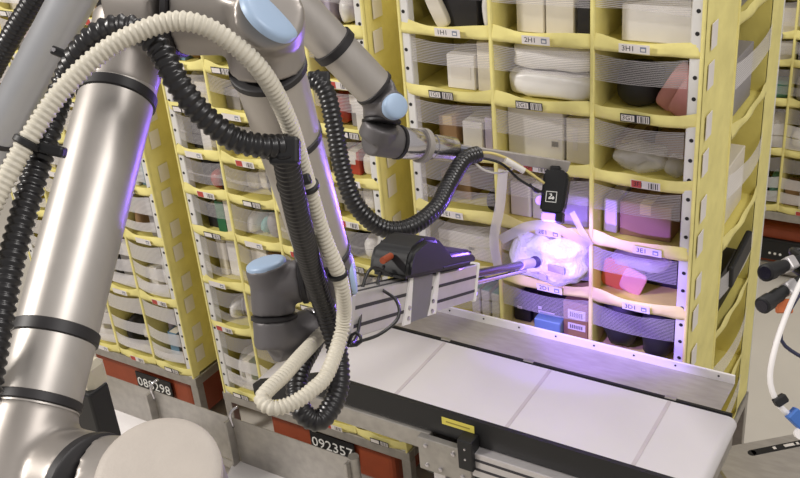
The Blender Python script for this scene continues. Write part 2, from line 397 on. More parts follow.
def carton(x, y, z, wd, dp, h, col, label, cat='carton', group=None, rz=0, tape=True, lbl=False, top=None, marks=None):
    R = root('carton', (x, y, z), label, cat, group, rz)
    ob('body', MB().bbox(-wd/2, wd/2, -dp/2, dp/2, 0, h, .003, 0, 1).mesh('body', cm(col)), R)
    if tape: ob('tape', MB().box(-.018, .018, -dp/2-.0008, dp/2+.0008, h*.7, h+.0008).mesh('tape', TAPE if col == 'brown' else cm('cream', .3)), R)
    if lbl:
        for (a, b0, ww, hh) in (lbl if isinstance(lbl, list) else [(.2, .45, .5, .4)]):
            q = MB().box((a-.5)*wd, (a-.5+ww)*wd, -dp/2-.0012, -dp/2, b0*h, (b0+hh)*h, 0)
            if marks:
                for k in range(7): xx = (a-.5+ww*(.12+.11*k))*wd; q.box(xx, xx+ww*wd*.05, -dp/2-.0018, -dp/2, (b0+hh*.2)*h, (b0+hh*.75)*h, 1)
            ob('paper_label', q.mesh('paper_label', [LABW, TXK]), R)
    if top: ob('lid_panel', MB().box(-wd/2+.002, wd/2-.002, -dp/2+.002, dp/2-.002, h, h+.0015).mesh('lid_panel', cm(top)), R)
    return R
def book(x, y, z, wd, dp, h, col, label, group=None, rz=0, cat='book'):
    R = root('book', (x, y, z), label, cat, group, rz)
    ob('cover', MB().box(-wd/2, -wd/2+.002, -dp/2, dp/2, 0, h).box(wd/2-.002, wd/2, -dp/2, dp/2, 0, h).box(-wd/2, wd/2, -dp/2-.002, -dp/2, 0, h).mesh('cover', cm(col)), R)
    ob('pages', MB().box(-wd/2+.002, wd/2-.002, -dp/2, dp/2-.004, .003, h-.004).mesh('pages', PAGE), R); return R
def puff(wd, dp, h, seed, m, pw=2.6, amp=.12, n=(22, 14)):
    V = []; F = []; nu, nv = n
    sg = lambda t, e: math.copysign(abs(t)**e, t)
    for j in range(nv+1):
        ph = -PI/2+PI*j/nv
        for i in range(nu):
            th = 2*PI*i/nu; e = 2/pw; cx = abs(math.cos(ph))**(.55 if pw < 4 else .3)
            p = Vector((cx*sg(math.cos(th), e)*wd/2, cx*sg(math.sin(th), e)*dp/2, sg(math.sin(ph), .8 if pw < 4 else .45)*h/2))
            k = 1+amp*noise.noise(Vector((p.x*16+seed*3.1, p.y*16, p.z*22))); V.append((p.x*k, p.y*k, p.z*(1+amp*1.6*noise.noise(Vector((p.x*20, p.y*20+seed, 1)))) + h/2))
    for j in range(nv):
        for i in range(nu): i2 = (i+1) % nu; F.append((j*nu+i, j*nu+i2, (j+1)*nu+i2, (j+1)*nu+i))
    zmin = min(v[2] for v in V); V = [(a, b, c-zmin) for a, b, c in V]
    return me('bag', V, F, m, smooth=True)
def bag(x, y, z, wd, dp, h, label, m=None, seed=1, group=None, rz=0, name='poly_bag', cat='bag', lblm=None, tilt=0, amp=.12, pw=2.6, n=(22, 14)):
    if lblm is None: 
        o = ob(name, puff(wd, dp, h, seed, m or PWH, pw, amp, n), None, (x, y, z), rz); o.rotation_euler.y = tilt; return tag(o, label, cat, group)
    R = root(name, (x, y, z), label, cat, group, rz); R.rotation_euler.y = tilt
    ob('film', puff(wd, dp, h, seed, m or PWH, pw, amp, n), R)
    q = MB()
    for (px_, pz_, ww, hh) in lblm: q.box(px_*wd, (px_+ww)*wd, -dp/2-.004, -dp/2+.004, pz_*h, (pz_+hh)*h)
    ob('print', q.mesh('print', mat('grey_print', (168, 160, 186), .6)), R); return R
def envelope(x, y, z, wd, h, t, col, label, group=None, rz=0, lean=0, cat='envelope'):
    o = ob('padded_envelope', cached(('env', wd, h, t, col), lambda: puff(wd, t, h, 3, cm(col, .4), 6, .05, (20, 10))), None, (x, y, z), rz)
    o.rotation_euler = (math.radians(8), lean, rz); return tag(o, label, cat, group)

# near pod: bin by bin, sized on the plane just inside the bin front
def fit(x0, x1, yt, row, Y=.07):
    a = ony(x0, yt, Y); b = ony(x1, yt, Y); z = E_Z[row]+.001
    B_ = [0, .335, .672, 1.0]; c_ = max(k for k in range(3) if (a.x+b.x)/2 > B_[k] or k == 0)
    a.x = max(a.x, B_[c_]+(.045 if c_ == 0 else .012)); b.x = min(b.x, B_[c_+1]-(.045 if c_ == 2 else .012))
    return (a.x+b.x)/2, abs(b.x-a.x), min(.195, max(.02, (a.z+b.z)/2-z)), z
def pc(px0, px1, yt, row, dp, col, label, Y=.07, **k):
    x, wd, h, z = fit(px0, px1, yt, row, Y); return carton(x, Y+dp/2, z, wd, dp, h, col, label, **k)
NP = 'bin of the pod with label 2H1'
# row above hem H
pc(436, 476, -14, 8, .22, 'black', 'black carton lying behind the 1H1 hem', tape=False)
bag(.292, .09, E_Z[8]+.001, .045, .09, .12, 'white rounded pouch beside the black carton behind the 1H1 hem', PWH, 5, pw=2)
envelope(.135, .065, E_Z[8]+.002, .05, .12, .03, 'cream', 'cream padded envelope leaning in the 1H1 bin', lean=-.35)
pc(515, 543, -28, 8, .24, 'cream', 'cream carton beside the yellow back of the 2H1 bin', tape=False)
pc(545, 574, -28, 8, .24, 'cream', 'cream carton next to the black case in the 2H1 bin', tape=False)
pc(577, 590, 2, 8, .18, 'black', 'black case at the divider of the 2H1 bin', tape=False)
pc(622, 697, 6, 8, .26, 'white', 'large white carton filling the 3H1 bin', tape=False)
# row G
pc(446, 474, 55, 7, .18, 'white', 'white carton with pale print above hem 1G1', tape=False, lbl=[(.15, .3, .7, .4)])
pc(476, 490, 42, 7, .22, 'cream', 'narrow cream carton beside white carton above hem 1G1', tape=False)
bag(.505, .17, E_Z[7]+.001, .30, .25, .088, 'white poly bag lying lower in the 2G1 bin', PWH, 2, 'white poly bags above hem 2G1', pw=7, amp=.08, n=(48, 26))
bag(.512, .17, E_Z[7]+.094, .285, .24, .088, 'white poly bag lying on another white poly bag above hem 2G1', PWH, 4, 'white poly bags above hem 2G1', pw=7, amp=.08, n=(48, 26))
bag(.775, .13, E_Z[7]+.001, .14, .14, .13, 'round black ball-like pouch above hem 3G1', cm('black', .35), 6, pw=2, amp=.04)
pc(640, 655, 75, 7, .1, 'black', 'flat black carton behind the pink envelopes', Y=.22, tape=False)
envelope(.865, .10, E_Z[7]+.002, .09, .175, .02, 'pink', 'pink padded envelope leaning beside the black pouch', lean=.55)
envelope(.91, .065, E_Z[7]+.002, .07, .15, .02, 'pink', 'pink padded envelope leaning against the perforated post', lean=.5)
# row F
pc(438, 456, 116, 6, .12, 'brown', 'small brown carton above hem 1F1', tape=True)
pc(462, 482, 122, 6, .12, 'white', 'white carton beside small brown carton above hem 1F1', tape=False)
pc(484, 492, 118, 6, .18, 'lilac', 'thin lilac carton at the divider above hem 1F1', tape=False)
pc(500, 563, 109, 6, .22, 'white', 'wide white carton with faint barcode above hem 2F1', tape=False, lbl=[(.78, .25, .16, .2)], marks=True)
pc(566, 590, 119, 6, .22, 'cream', 'cream carton beside the wide white carton above hem 2F1', tape=False, lbl=[(.3, .3, .2, .5)])
pc(601, 640, 140, 6, .2, 'brown', 'brown carton behind clear plastic bags above hem 3F1', Y=.16)
bag(.79, .10, E_Z[6]+.001, .17, .13, .075, 'crumpled clear plastic bag above hem 3F1', PLA, 8, amp=.35)
bag(.918, .09, E_Z[6]+.001, .07, .10, .06, 'small crumpled clear bag beside the perforated post above hem 3F1', PLA, 9, amp=.35)
pc(655, 690, 137, 6, .16, 'brown', 'brown board carton beside the post above hem 3F1', Y=.2, tape=False)
# row E
pc(436, 470, 172, 5, .2, 'brown', 'dark brown carton behind the hose bend above hem 1E1', Y=.12)
pc(412, 434, 185, 5, .16, 'grey', 'grey carton beside the post above hem 1E1', tape=False)
bag(.285, .10, E_Z[5]+.001, .07, .1, .07, 'small black pouch above hem 1E1', cm('black', .4), 11)
pc(505, 530, 182, 5, .22, 'white', 'white carton lit purple beside the divider above hem 2E1', tape=False)
pc(532, 562, 186, 5, .2, 'white', 'white carton lit purple behind the lamp head', tape=False)
pc(564, 588, 196, 5, .18, 'lilac', 'lilac carton beside the lamp head above hem 2E1', tape=False)
pc(597, 617, 199, 5, .2, 'white', 'white carton beside brown carton above hem 3E1', tape=False, lbl=[(.3, .6, .3, .15)])
pc(620, 672, 205, 5, .2, 'brown', 'brown carton with a taped lid above hem 3E1')
# row D
pc(433, 492, 233, 4, .2, 'white', 'large white carton with small dark mark above hem 1D1', tape=False, lbl=[(.55, .35, .14, .2)], marks=True)
pc(412, 430, 235, 4, .2, 'cream', 'cream carton beside the post above hem 1D1', tape=False)
bag(.522, .045, E_Z[4]+.022, .28, .23, .182, 'bubble wrapped pouch touched by the suction rod', BUB, 12, name='bubble_pouch', cat='pouch',
    lblm=[(.14, .50, .22, .13), (-.12, .36, .12, .12), (.02, .28, .1, .1)], amp=.17, pw=3, n=(56, 36), rz=math.radians(-6))
envelope(.715, .085, E_Z[4]+.002, .09, .12, .014, 'orange', 'orange padded envelope above hem 3D1', lean=.2)
envelope(.775, .075, E_Z[4]+.002, .08, .10, .012, 'pink', 'pink padded envelope beside the orange one above hem 3D1', lean=.35)
bag(.80, .11, E_Z[4]+.085, .2, .1, .05, 'crumpled clear bag resting over the envelopes above hem 3D1', PLA, 21, amp=.3)
pc(645, 678, 268, 4, .2, 'black', 'black carton in shadow above hem 3D1', Y=.15, tape=False)
# row C (floor behind the apron)
for k, (a, b, w_) in enumerate(((471, 479, 'at the tool end of its row of three'), (481, 489, 'between two like it'), (491, 499, 'against the divider'))):
    pc(a, b, 288+3*k, 3, .12, 'white', 'slim white carton with a teal top, '+w_, tape=False, top='teal', group='slim teal-topped cartons behind the apron', Y=.05)
pc(507, 530, 300, 3, .16, 'black', 'black carton beside the divider behind the apron', tape=False, lbl=[(.2, .6, .3, .12)])
pc(533, 560, 306, 3, .14, 'black', 'black carton with white print behind the apron', tape=False, lbl=[(.2, .62, .6, .1), (.2, .78, .12, .15)])
pc(534, 560, 321, 3, .05, 'blue', 'pale blue carton in front of the black carton behind the apron', Y=.015, tape=False)
pc(563, 588, 303, 3, .14, 'brown', 'brown carton with two barcode labels behind the apron', tape=False, lbl=[(.2, .55, .7, .25), (.2, .25, .7, .18)], marks=True, Y=.04)
bag(.755, .09, E_Z[3]+.001, .135, .16, .175, 'black bundle in clear wrap beside the divider behind the apron', cm('black', .2), 14, amp=.2)
bag(.888, .09, E_Z[3]+.001, .125, .16, .175, 'black bundle in clear wrap beside the perforated post behind the apron', cm('black', .2), 15, amp=.2)

def fill(px, py, cols, zs, ztop, where, rows, cset, seed, per=(3, 4), heads=None):
    rnd = random.Random(seed); g = 'stock in the '+where
    for r in rows:
        zt = zs[r+1] if r+1 < len(zs) else ztop
        for c in cset:
            x0 = px+cols[c]+(.046 if c == 0 else .012); x1 = px+cols[c+1]-(.046 if c == len(cols)-2 else .012); H = zt-zs[r]-.02
            n = rnd.choice(per); ws = [rnd.uniform(.6, 1.4) for _ in range(n)]; tot = sum(ws); x = x0
            bay = ORD[len(cols)-2-c] if len(cols)-2-c else 'first'
            used = set()
            for wv in ws:
                wd = (x1-x0)*wv/tot; xc = x+wd/2; x += wd; wd -= .006; z = zs[r]+.001
                kind = rnd.choice(['carton', 'carton', 'book', 'bag', 'bag', 'envelope']); col = rnd.choice(['white', 'white', 'white', 'cream', 'grey', 'lilac', 'white', 'cream', 'brown', 'black', 'grey', 'red', 'teal'] if kind != 'book' else ['white', 'blue', 'grey', 'cream', 'black', 'green'])
                while (kind, col) in used: col = rnd.choice(['white', 'cream', 'grey', 'lilac', 'brown', 'black', 'blue', 'green'])
                used.add((kind, col))
                h = min(H*.92, rnd.uniform(.5, .95)*min(H, .24)); dp = rnd.uniform(.12, .2); y = py+.035+dp/2+rnd.uniform(0, .05)
                lb = '%s %s, %s shelf up, %s bay from right post, %s' % (col, {'bag': 'pouch', 'envelope': 'padded envelope'}.get(kind, kind), ORD[r], bay, where)
                if kind == 'carton': carton(xc, y, z, wd, dp, h, col, lb, group=g, tape=rnd.random() < .3, lbl=rnd.random() < .4)
                elif kind == 'book': book(xc, y, z, wd, dp, h, col, lb, g)
                elif kind == 'bag': bag(xc, y, z, wd, dp, h*.8, lb, PWH if col in ('white', 'cream') else cm(col, .3), rnd.randrange(40), g, n=(16, 10), name='pouch')
                else: bag(xc, y, z, wd, min(dp, .1), h*.9, lb, cm(col, .4), rnd.randrange(40), g, n=(16, 10), name='padded_envelope', cat='envelope', pw=5, amp=.05)
C4 = [0, .243, .493, .75, 1.01]
fill(-1.147, 0, C4, P2Z, 2.42, 'pod behind the hose loops', range(0, 9), (0, 1, 2, 3), 5)
fill(-2.34, 0, [0, .26, .51, .758, 1.008], P3Z, 2.42, 'pod behind upright robot tube', range(0, 8), (1, 2, 3), 8)
fill(.25, 2.69, [0, .245, .49, .745, 1.0], P4Z, 2.3, 'pod behind lens heads', range(0, 6), (1, 2), 11, (2, 3))
fill(-2.2, 2.69, [0, .245, .49, .745, 1.0], P4Z, 2.3, 'pod seen through gap', range(1, 6), (1, 2), 13, (2,))
# stock in the side bays of the near pod
for i, (zi, hh, col) in enumerate(((5, .14, 'grey'), (4, .2, 'grey'), (3, .22, 'cream'), (2, .16, 'black'))):
    carton(.885, .585, [.42, .72, 1.08, 1.45, 1.86, 2.236][zi]+.001, .16, .34, hh, col, '%s carton in the side bays of the near pod, %s shelf up' % (col, ORD[zi]), group='stock in the side bays', rz=0, tape=False)
bk = ob('black_sleeve', MB().bbox(-.012, .012, -.13, .13, -.045, .045, .008).mesh('black_sleeve', BLK), None, (1.02, .56, 1.31)); bk.rotation_euler = (math.radians(6), 0, 0)
tag(bk, 'black sleeve sticking out of the side bay of the near pod', 'sleeve')
# white elastic strips pulled open round the bubble pouch
def strip(pts, wd, label, m=STRAPW):
    V = []; F = []; P = [Vector(p) for p in pts]; S = spline(P, .02)
    for i, p in enumerate(S):
        T = (S[min(i+1, len(S)-1)]-S[max(i-1, 0)]).normalized(); n = T.cross(Vector((0, -1, 0))).normalized()
        for s in (-1, 1): V.append(p+n*wd/2*s)
    for i in range(len(S)-1): F.append((2*i, 2*i+1, 2*i+3, 2*i+2))
    base = Vector(V[0]); return tag(ob('elastic_strip', me('elastic_strip', [v-base for v in V], F, m, smooth=True), None, base), label, 'strip', 'white elastic strips round the bubble pouch')
strip([ony(500, 240, -.01), ony(530, 226, -.07), ony(556, 228, -.1), ony(590, 246, -.012)], .035, 'white elastic strip stretched across the top of the bubble pouch')
strip([ony(503, 170, -.012), ony(500, 205, -.03), ony(494, 240, -.03), ony(499, 272, -.012)], .036, 'white elastic strip hanging along the divider left of the bubble pouch')
strip([ony(572, 212, -.015), ony(580, 228, -.03), ony(591, 246, -.012)], .022, 'short white elastic strip running from the lamp head to the divider')
strip([ony(518, 232, -.04), ony(524, 245, -.06), ony(520, 262, -.05)], .02, 'white elastic strip lying over the end of the bubble pouch')

# ------------------------------------------------------------------ main conveyor
ZB = 1.21
CV = root('belt_conveyor', (.5, -.4, 0), 'white belt conveyor with black sides in front of the pods', 'conveyor')
YB, YF, XL, XR = -.231, -.564, -.20, 1.20
def belt_mesh():
    r = .028; n = 10; pr = [(-.07, ZB)]; XN, ZN = -.36, 1.095
    for k in range(n+1): q = PI/2-PI*k/n; pr.append((XR+r*math.cos(q), ZB-r+r*math.sin(q)))
    pr.append((-.07, ZB-2*r-.005))
    for k in range(n+1): q = -PI*.38-PI*k/n; pr.append((XN+r*math.cos(q)+.005, ZN-r+r*math.sin(q)))
    V = []; F = []; N = len(pr)
    for y in (YF, YB): V += [Vector((x, y, z)) for x, z in pr]
    for k in range(N): k2 = (k+1) % N; F.append((k, k2, N+k2, N+k))
    F.append(tuple(range(N-1, -1, -1))); F.append(tuple(range(N, 2*N))); return MB().add(V, F)
def guard(y0, y1, dz):
    pr = [(XR+.01, ZB+dz), (-.07, ZB+dz), (-.355, 1.095+dz), (-.385, 1.075), (-.385, 1.03), (-.36, 1.01), (-.07, ZB-.092), (XR+.01, ZB-.092)]; N = len(pr)
    V = [Vector((x, y, z)) for y in (y0, y1) for x, z in pr]
    return MB().add(V, [tuple(range(N-1, -1, -1)), tuple(range(N, 2*N))]+[(k, (k+1) % N, N+(k+1) % N, N+k) for k in range(N)])
belt_mesh().build('belt', BELT, CV, True)
for x in (.224, .622, 1.022): MB().box(x-.006, x+.006, YF+.001, YB-.001, ZB, ZB+.0012).build('belt_seam', SEAM, CV)
guard(YF-.018, YF-.003, .004).build('side_guard', BLK, CV)
guard(YB+.003, YB+.012, .006).build('side_guard', BLK, CV)
for x in (.224, .54, 1.022): MB().bbox(x-.018, x+.018, YB+.002, YB+.016, ZB+.004, ZB+.009, .001).build('clip', STEEL, CV)
def rail(x0, x1, y0, y1, z0, z1, parent, name='side_rail'):
    b = MB().bbox(x0, x1, y0, y1, z0, z1, .003, 0); h = z1-z0
    for f in (.3, .68): b.box(x0+.002, x1-.002, y0-.0012, y0+.004, z0+h*f, z0+h*f+h*.1, 1)
    return b.build(name, [ALU, DGROOVE], parent)
rail(.52, XR, YF-.05, YF-.004, ZB-.19, ZB-.095, CV); 
MB().bbox(XL, .36, YF-.03, YF-.004, ZB-.165, ZB-.095, .003).build('side_rail', STEEL, CV)
MB().bbox(XL, XR, YB, YB+.04, ZB-.17, ZB-.095, .003).build('side_rail', STEEL, CV)
bp_ = MB().bbox(.33, .52, YF-.056, YF-.05+.02, ZB-.225, ZB-.095, .003)
J = bp_.build('joint_plate', STEEL, CV)
for x, z in ((.36, -.12), (.36, -.2), (.41, -.2), (.46, -.12), (.49, -.2)): MB().lathe((x, YF-.056, ZB+z), (0, -1, 0), [(0, .008), (.005, .008), (.007, .005)], 10).build('bolt', CHR, CV, True)
MB().bbox(.483, .535, YF-.068, YF-.018, ZB-.16, ZB-.045, .004).build('mount_block', BLK, CV)
for z in (-.075, -.115): MB().lathe((.51, YF-.068, ZB+z), (0, -1, 0), [(0, .005), (.003, .004)], 8).build('screw', CHR, CV)
MB().box(.405, .52, YF-.0195, YF-.018, ZB-.045, ZB-.018).build('sticker', STICK, CV)
MB().box(.42, .505, YF-.0200, YF-.0194, ZB-.034, ZB-.029).build('sticker_print', mat('sticker_ink', (150, 136, 60), .7), CV)
for x in (.40, 1.12):
    for y in (YF-.03, YB+.02): rl = MB().bbox(x-.022, x+.022, y-.022, y+.022, 0, ZB-.17, .003).build('leg', ALU, CV)
MB().bbox(.40, 1.12, YF-.045, YF-.015, ZB-.30, ZB-.255, .003).build('crossbar', ALU, CV)
MB().bbox(.28, .62, YF+.03, YF+.2, ZB-.33, ZB-.17, .02).build('drive_motor', BLK, CV)
MB().cyl((.42, YF-.0, ZB-.29), (.42, YF-.03, ZB-.29), .035, bev=.006).build('motor_fan', BLK, CV, True)
# rounded end caps
for x in (XR+.005,): MB().bbox(x, x+.012, YF-.012, YB+.012, ZB-.12, ZB-.045, .003).build('end_plate', STEEL, CV)
# apron plate with white lip
AP = root('apron_plate', (.56, -.13, ZB-.012), 'brushed metal apron with white lip between belt and pod', 'metal plate')
b = MB().add([Vector(p) for p in ((-.06, -.216, 1.203), (1.17, -.216, 1.203), (1.17, -.042, 1.194), (-.06, -.042, 1.194), (-.06, -.216, 1.199), (1.17, -.216, 1.199), (1.17, -.042, 1.190), (-.06, -.042, 1.190))],
             [(0, 1, 2, 3), (7, 6, 5, 4), (0, 4, 5, 1), (1, 5, 6, 2), (2, 6, 7, 3), (3, 7, 4, 0)]); b.build('sheet', PLATE, AP)
lip = MB().bbox(-.06, 1.17, -.044, -.036, 1.192, 1.226, .002).build('lip', WHT, AP)
for k in range(9): MB().lathe((.0+.14*k, -.0445, 1.212), (0, -1, 0), [(0, .0035), (.001, .0035)], 8).build('screw', HOLE, AP)
for x in (.1, 1.1): MB().bbox(x, x+.03, -.180, -.06, 1.10, 1.189, .002).build('bracket', STEEL, AP)

# ------------------------------------------------------------------ sorting chute in the lower left
YC = -.55
CH = root('sorting_chute', (-.7, YC, 0), 'galvanised chute wall with hooked joints and white trays', 'chute')
edges = [-1.75, -.97, -.555, .0]
for k in range(3):
    x0, x1 = edges[k], edges[k+1]-.004
    b = MB().bbox(x0, x1, YC, YC+.004, .62, .838+.003*k, .001)
    b.bbox(x1-.012, x1, YC-.035, YC, .62, .838+.003*k, .002)
    b.build('wall_panel', STEEL, CH)
    if k < 2: cable('hook', [(x1, YC+.0, .80), (x1, YC-.006, .85), (x1+.004, YC+.004, .875), (x1+.02, YC+.03, .885)], .006, CHR, CH)
MB().lathe((-.0, YC+.006, .62), (0, 0, 1), [(0, .02), (.235, .02)], 16).build('rounded_end', STEEL, CH, True)
def tray(pxs, z, t=.025):
    P = [onz(x, y, z) for x, y in pxs]; n = len(P); V = P+[p-Vector((0, 0, t)) for p in P]
    F = [tuple(range(n-1, -1, -1)), tuple(range(n, 2*n))]+[(k, (k+1) % n, n+(k+1) % n, n+k) for k in range(n)]
    return MB().add(V, F).build('white_tray', WHT, CH)
tray([(99, 403), (150, 411), (162, 424), (190, 478), (95, 478), (85, 420)], .66)
tray([(238, 452), (247, 450), (312, 482), (330, 520), (215, 520), (226, 478)], .63)
for x in (-1.6, -.75, -.06):
    MB().bbox(x-.02, x+.02, YC+.006, YC+.046, 0, .80, .003).build('leg', STEEL, CH)
MB().bbox(-1.6, -.06, YC+.01, YC+.04, .56, .60, .003).build('rail', STEEL, CH)
SP = root('sensor_post', (at(92, 400, 2.3).x, at(92, 400, 2.3).y, 0), 'black post with beige angular head behind the near robot', 'post')
c = at(88, 385, 2.3); MB().bbox(c.x-.035, c.x+.035, c.y-.03, c.y+.03, 0, c.z, .006).build('column', BLK, SP)
c = at(90, 374, 2.3); MB().bbox(c.x-.03, c.x+.03, c.y-.03, c.y+.03, c.z-.035, c.z+.04, .012, 0, 1).build('head', mat('beige_plastic', (206, 198, 176), .6), SP)

# ------------------------------------------------------------------ robots
def ring(p, ax, r, wdt, mt, parent, name='seal_ring', proud=.003):
    ax = Vector(ax).normalized(); b = MB().lathe(Vector(p)-ax*wdt/2, ax, [(0, r), (.002, r+proud), (wdt-.002, r+proud), (wdt, r)], 48); return b.build(name, mt, parent, True)
def tubep(name, p0, p1, r, mt, parent, r1=None):
    return MB().cyl(p0, p1, r, r1, 56).build(name, mt, parent, True)
def capdisc(p, ax, r, mt, parent, name='joint_cap', dome=.012, h=.02):
    return MB().lathe(p, ax, [(-h, r), (0, r), (dome*.45, r*.96), (dome*.75, r*.85), (dome*.93, r*.6), (dome, r*.25)], 48).build(name, mt, parent, True)

# --- near robot
D = at(157, 472, 1.26); RG = at(96, 492, 1.335); UH = at(18, 470, 1.45)
R1 = root('industrial_robot', (D.x, D.y, 0), 'silver jointed robot arm with ivory hose and blue caps, bent at the elbow', 'robot')
upn = cdir(-.05, .66, .75)
hb = MB().cyl(D-upn*.16, D-upn*.004, .079, .081, 48).cyl(D-upn*.075, RG, .075, .077, 48); remeshed('shoulder_housing', hb, .0055, HOUS, R1, 8)
capdisc(D-upn*.004, upn, .0815, CAPB, R1, dome=.008, h=.012)
sax = (RG-UH).normalized(); ring(RG, sax, .0765, .018, RUB, R1)
UA0 = at(38, 402, 1.42); UA1 = at(117, 97, 1.60); ua = (UA1-UA0).normalized()
EL = at(132, 30, 1.62)            # elbow, upper-arm side
hb = MB().cyl(RG-sax*.008, UH, .0765, .078, 48).cyl(UH, UH-sax*.05, .078, .055, 48).cyl(UA0-ua*.005, UA0-ua*.13, .060, .076, 48); remeshed('lower_housing', hb, .0055, HOUS, R1, 10)
ring(UA0, ua, .060, .015, RUB, R1); 
tubep('upper_arm_tube', UA0-ua*.01, UA1+ua*.02, .060, TUBE, R1)
T = at(52, 336, 1.47); T = UA0+ua*((T-UA0).dot(ua)); ring(T, ua, .060, .020, RUB, R1, 'strap', .0035)
ring(UA1, ua, .060, .020, RUB, R1, 'strap', .0035)
SE = at(187, 0, 1.56); CE = at(262, 12, 1.54); eax = (CE-SE).normalized()
hb = MB().cyl(UA1+ua*.015, EL+ua*.02, .060, .066, 48).cyl(at(132, -4, 1.60), SE-eax*.006, .078, .086, 48); remeshed('elbow_housing', hb, .005, HOUS, R1, 10)
ring(SE, eax, .0865, .012, RUB, R1)
FA0 = at(268, 68, 1.58); FA1 = at(322, 250, 1.93); fa = (FA1-FA0).normalized()
cn = cdir(.65, .53, .54); cc = at(271, 13, 1.455)
hb = MB().cyl(SE+eax*.006, CE+eax*.004, .086, .066, 48).cyl(CE-fa*.05, FA0, .063, .061, 48).cyl(CE+fa*.03, cc-cn*.004, .062, .052, 48); remeshed('forearm_housing', hb, .005, HOUS, R1, 10)
capdisc(cc, cn, .050, BLUE, R1, dome=.008, h=.008)
ring(FA0, fa, .0600, .014, RUB, R1)
tubep('forearm_tube', FA0, FA1, .058, TUBE, R1, .052)
T = FA0+fa*((at(296, 130, 1.70)-FA0).dot(fa)); ring(FA1, fa, .0525, .016, RUB, R1); ring(T, fa, .0555, .016, RUB, R1, 'strap')
# wrist
W1 = at(334, 276, 1.98); W2 = at(272, 285, 1.98); wax = (W2-W1).normalized()
hb = MB().cyl(FA1, W1, .050, .046, 40).cyl(W1-wax*.035, W1+wax*.06, .045, None, 40); remeshed('wrist_housing', hb, .0045, GREY, R1, 6)
capdisc(W1-wax*.036, -wax, .043, BLUE, R1, dome=.008)
ring(W1+wax*.062, wax, .0435, .012, RUB, R1)
wd_ = cdir(.05, -.93, -.10); wcn = cdir(-.22, .92, .30)
hb = MB().cyl(W1+wax*.066, W2, .043, .043, 40).cyl(W2-wd_*.018, W2+wd_*.058, .0435, None, 40).cyl(W2, W2+wcn*.044, .0432, None, 40); remeshed('wrist_housing', hb, .0045, GREY, R1, 6)
capdisc(W2+wcn*.046, wcn, .0405, BLUE, R1, dome=.008)
ring(W2+wd_*.064, wd_, .0435, .010, RUB, R1)
W3 = W2+wd_*.115; E0 = at(345, 312, 2.10); tax = (at(330, 322, 2.06)-W3).normalized()
hb = MB().cyl(W2+wd_*.068, W3+wd_*.01, .0435, None, 40).cyl(W3-tax*.01, W3+tax*.085, .0425, None, 40); remeshed('wrist_housing', hb, .0045, GREY, R1, 8)
ring(W3+tax*.088, tax, .041, .01, CHR, R1, 'tool_flange')
# shoulder base and pedestal under it
zb_ = D.z-.17; pb = D-upn*.14
MB().lathe((pb.x, pb.y, zb_-.16), (0, 0, 1), [(0, .12), (.02, .12), (.03, .095), (.15, .09)], 48).build('base', HOUS, R1, True)
PD = root('robot_pedestal', (pb.x, pb.y, 0), 'grey pedestal under the near robot base', 'pedestal')
MB().lathe((pb.x, pb.y, 0), (0, 0, 1), [(0, .25), (.03, .25), (.03, .09), (zb_-.18, .09), (zb_-.18, .16), (zb_-.162, .16)], 32).build('column', STEEL, PD, True)

# --- tool on the near robot: extrusion slide with suction rod
TIP = at(535, 262, 3.30); E1 = E0+(TIP-E0).normalized()*.72; a = (TIP-E0).normalized()
GR = root('picking_tool', tuple(E0), 'aluminium extrusion picking tool with black box and suction rod', 'tool')
up = (Vector((0, 0, 1))-a*a.z).normalized(); sd = a.cross(up)      # side: toward the right of travel
if sd.dot(CAM-E0) < 0: sd = -sd
FR = Matrix((a, sd, up)).transposed()
def loc(x, y, z): return E0+a*x+sd*y+up*z
def lbox(x0, x1, y0, y1, z0, z1, bev=.003, mi=0, mb=None, seg=1):
    m = MB(); m.bbox(x0, x1, y0, y1, z0, z1, bev, mi, seg); m.V = [loc(*v) for v in m.V]
    if mb is not None: mb.add(m.V, m.F, mi); return mb
    return m
L1 = (E1-E0).length
ex = lbox(-.04, L1, -.022, .022, -.055, .045)
for z in (-.028, .012): lbox(-.035, L1-.004, .0215, .0232, z-.004, z+.004, .0005, 1, ex)
for z in (-.014, .014): lbox(-.03, L1-.01, z-.004, z+.004, .0445, .0462, .0005, 1, ex)
ex.build('extrusion', [ALU, DGROOVE], GR)
lbox(L1, L1+.012, -.026, .026, -.06, .05, .005, 0, None, 2).build('end_plate', WHT, GR)
lbox(-.055, -.04, -.045, .045, -.06, .05, .003).build('mount_plate', ALU, GR)
for k, x in enumerate((.26, .40)):
    b = MB(); y0, y1 = .0225, .0275; sgn = 1 if k == 0 else -1
    tri = [(x-.012, -.06), (x+.028, -.06), (x+.018, .055), (x+.002, .055)] if k == 0 else [(x-.012, -.055), (x+.04, -.055), (x+.04, .05), (x+.028, .05)]
    V = [loc(p[0], y0, p[1]) for p in tri]+[loc(p[0], y1, p[1]) for p in tri]
    b.add(V, [(3, 2, 1, 0), (4, 5, 6, 7), (0, 1, 5, 4), (1, 2, 6, 5), (2, 3, 7, 6), (3, 0, 4, 7)]).build('gusset', WHT, GR)
    for z in (-.045, -.02): MB().lathe(loc(x+.01, .0275, z), sd, [(0, .006), (.004, .005)], 10).build('bolt', CHR, GR)
lbox(.285, .40, .0225, .026, -.058, .05, .001).build('bracket_plate', mat('bracket_grey', (128, 126, 130), .45, .4), GR)
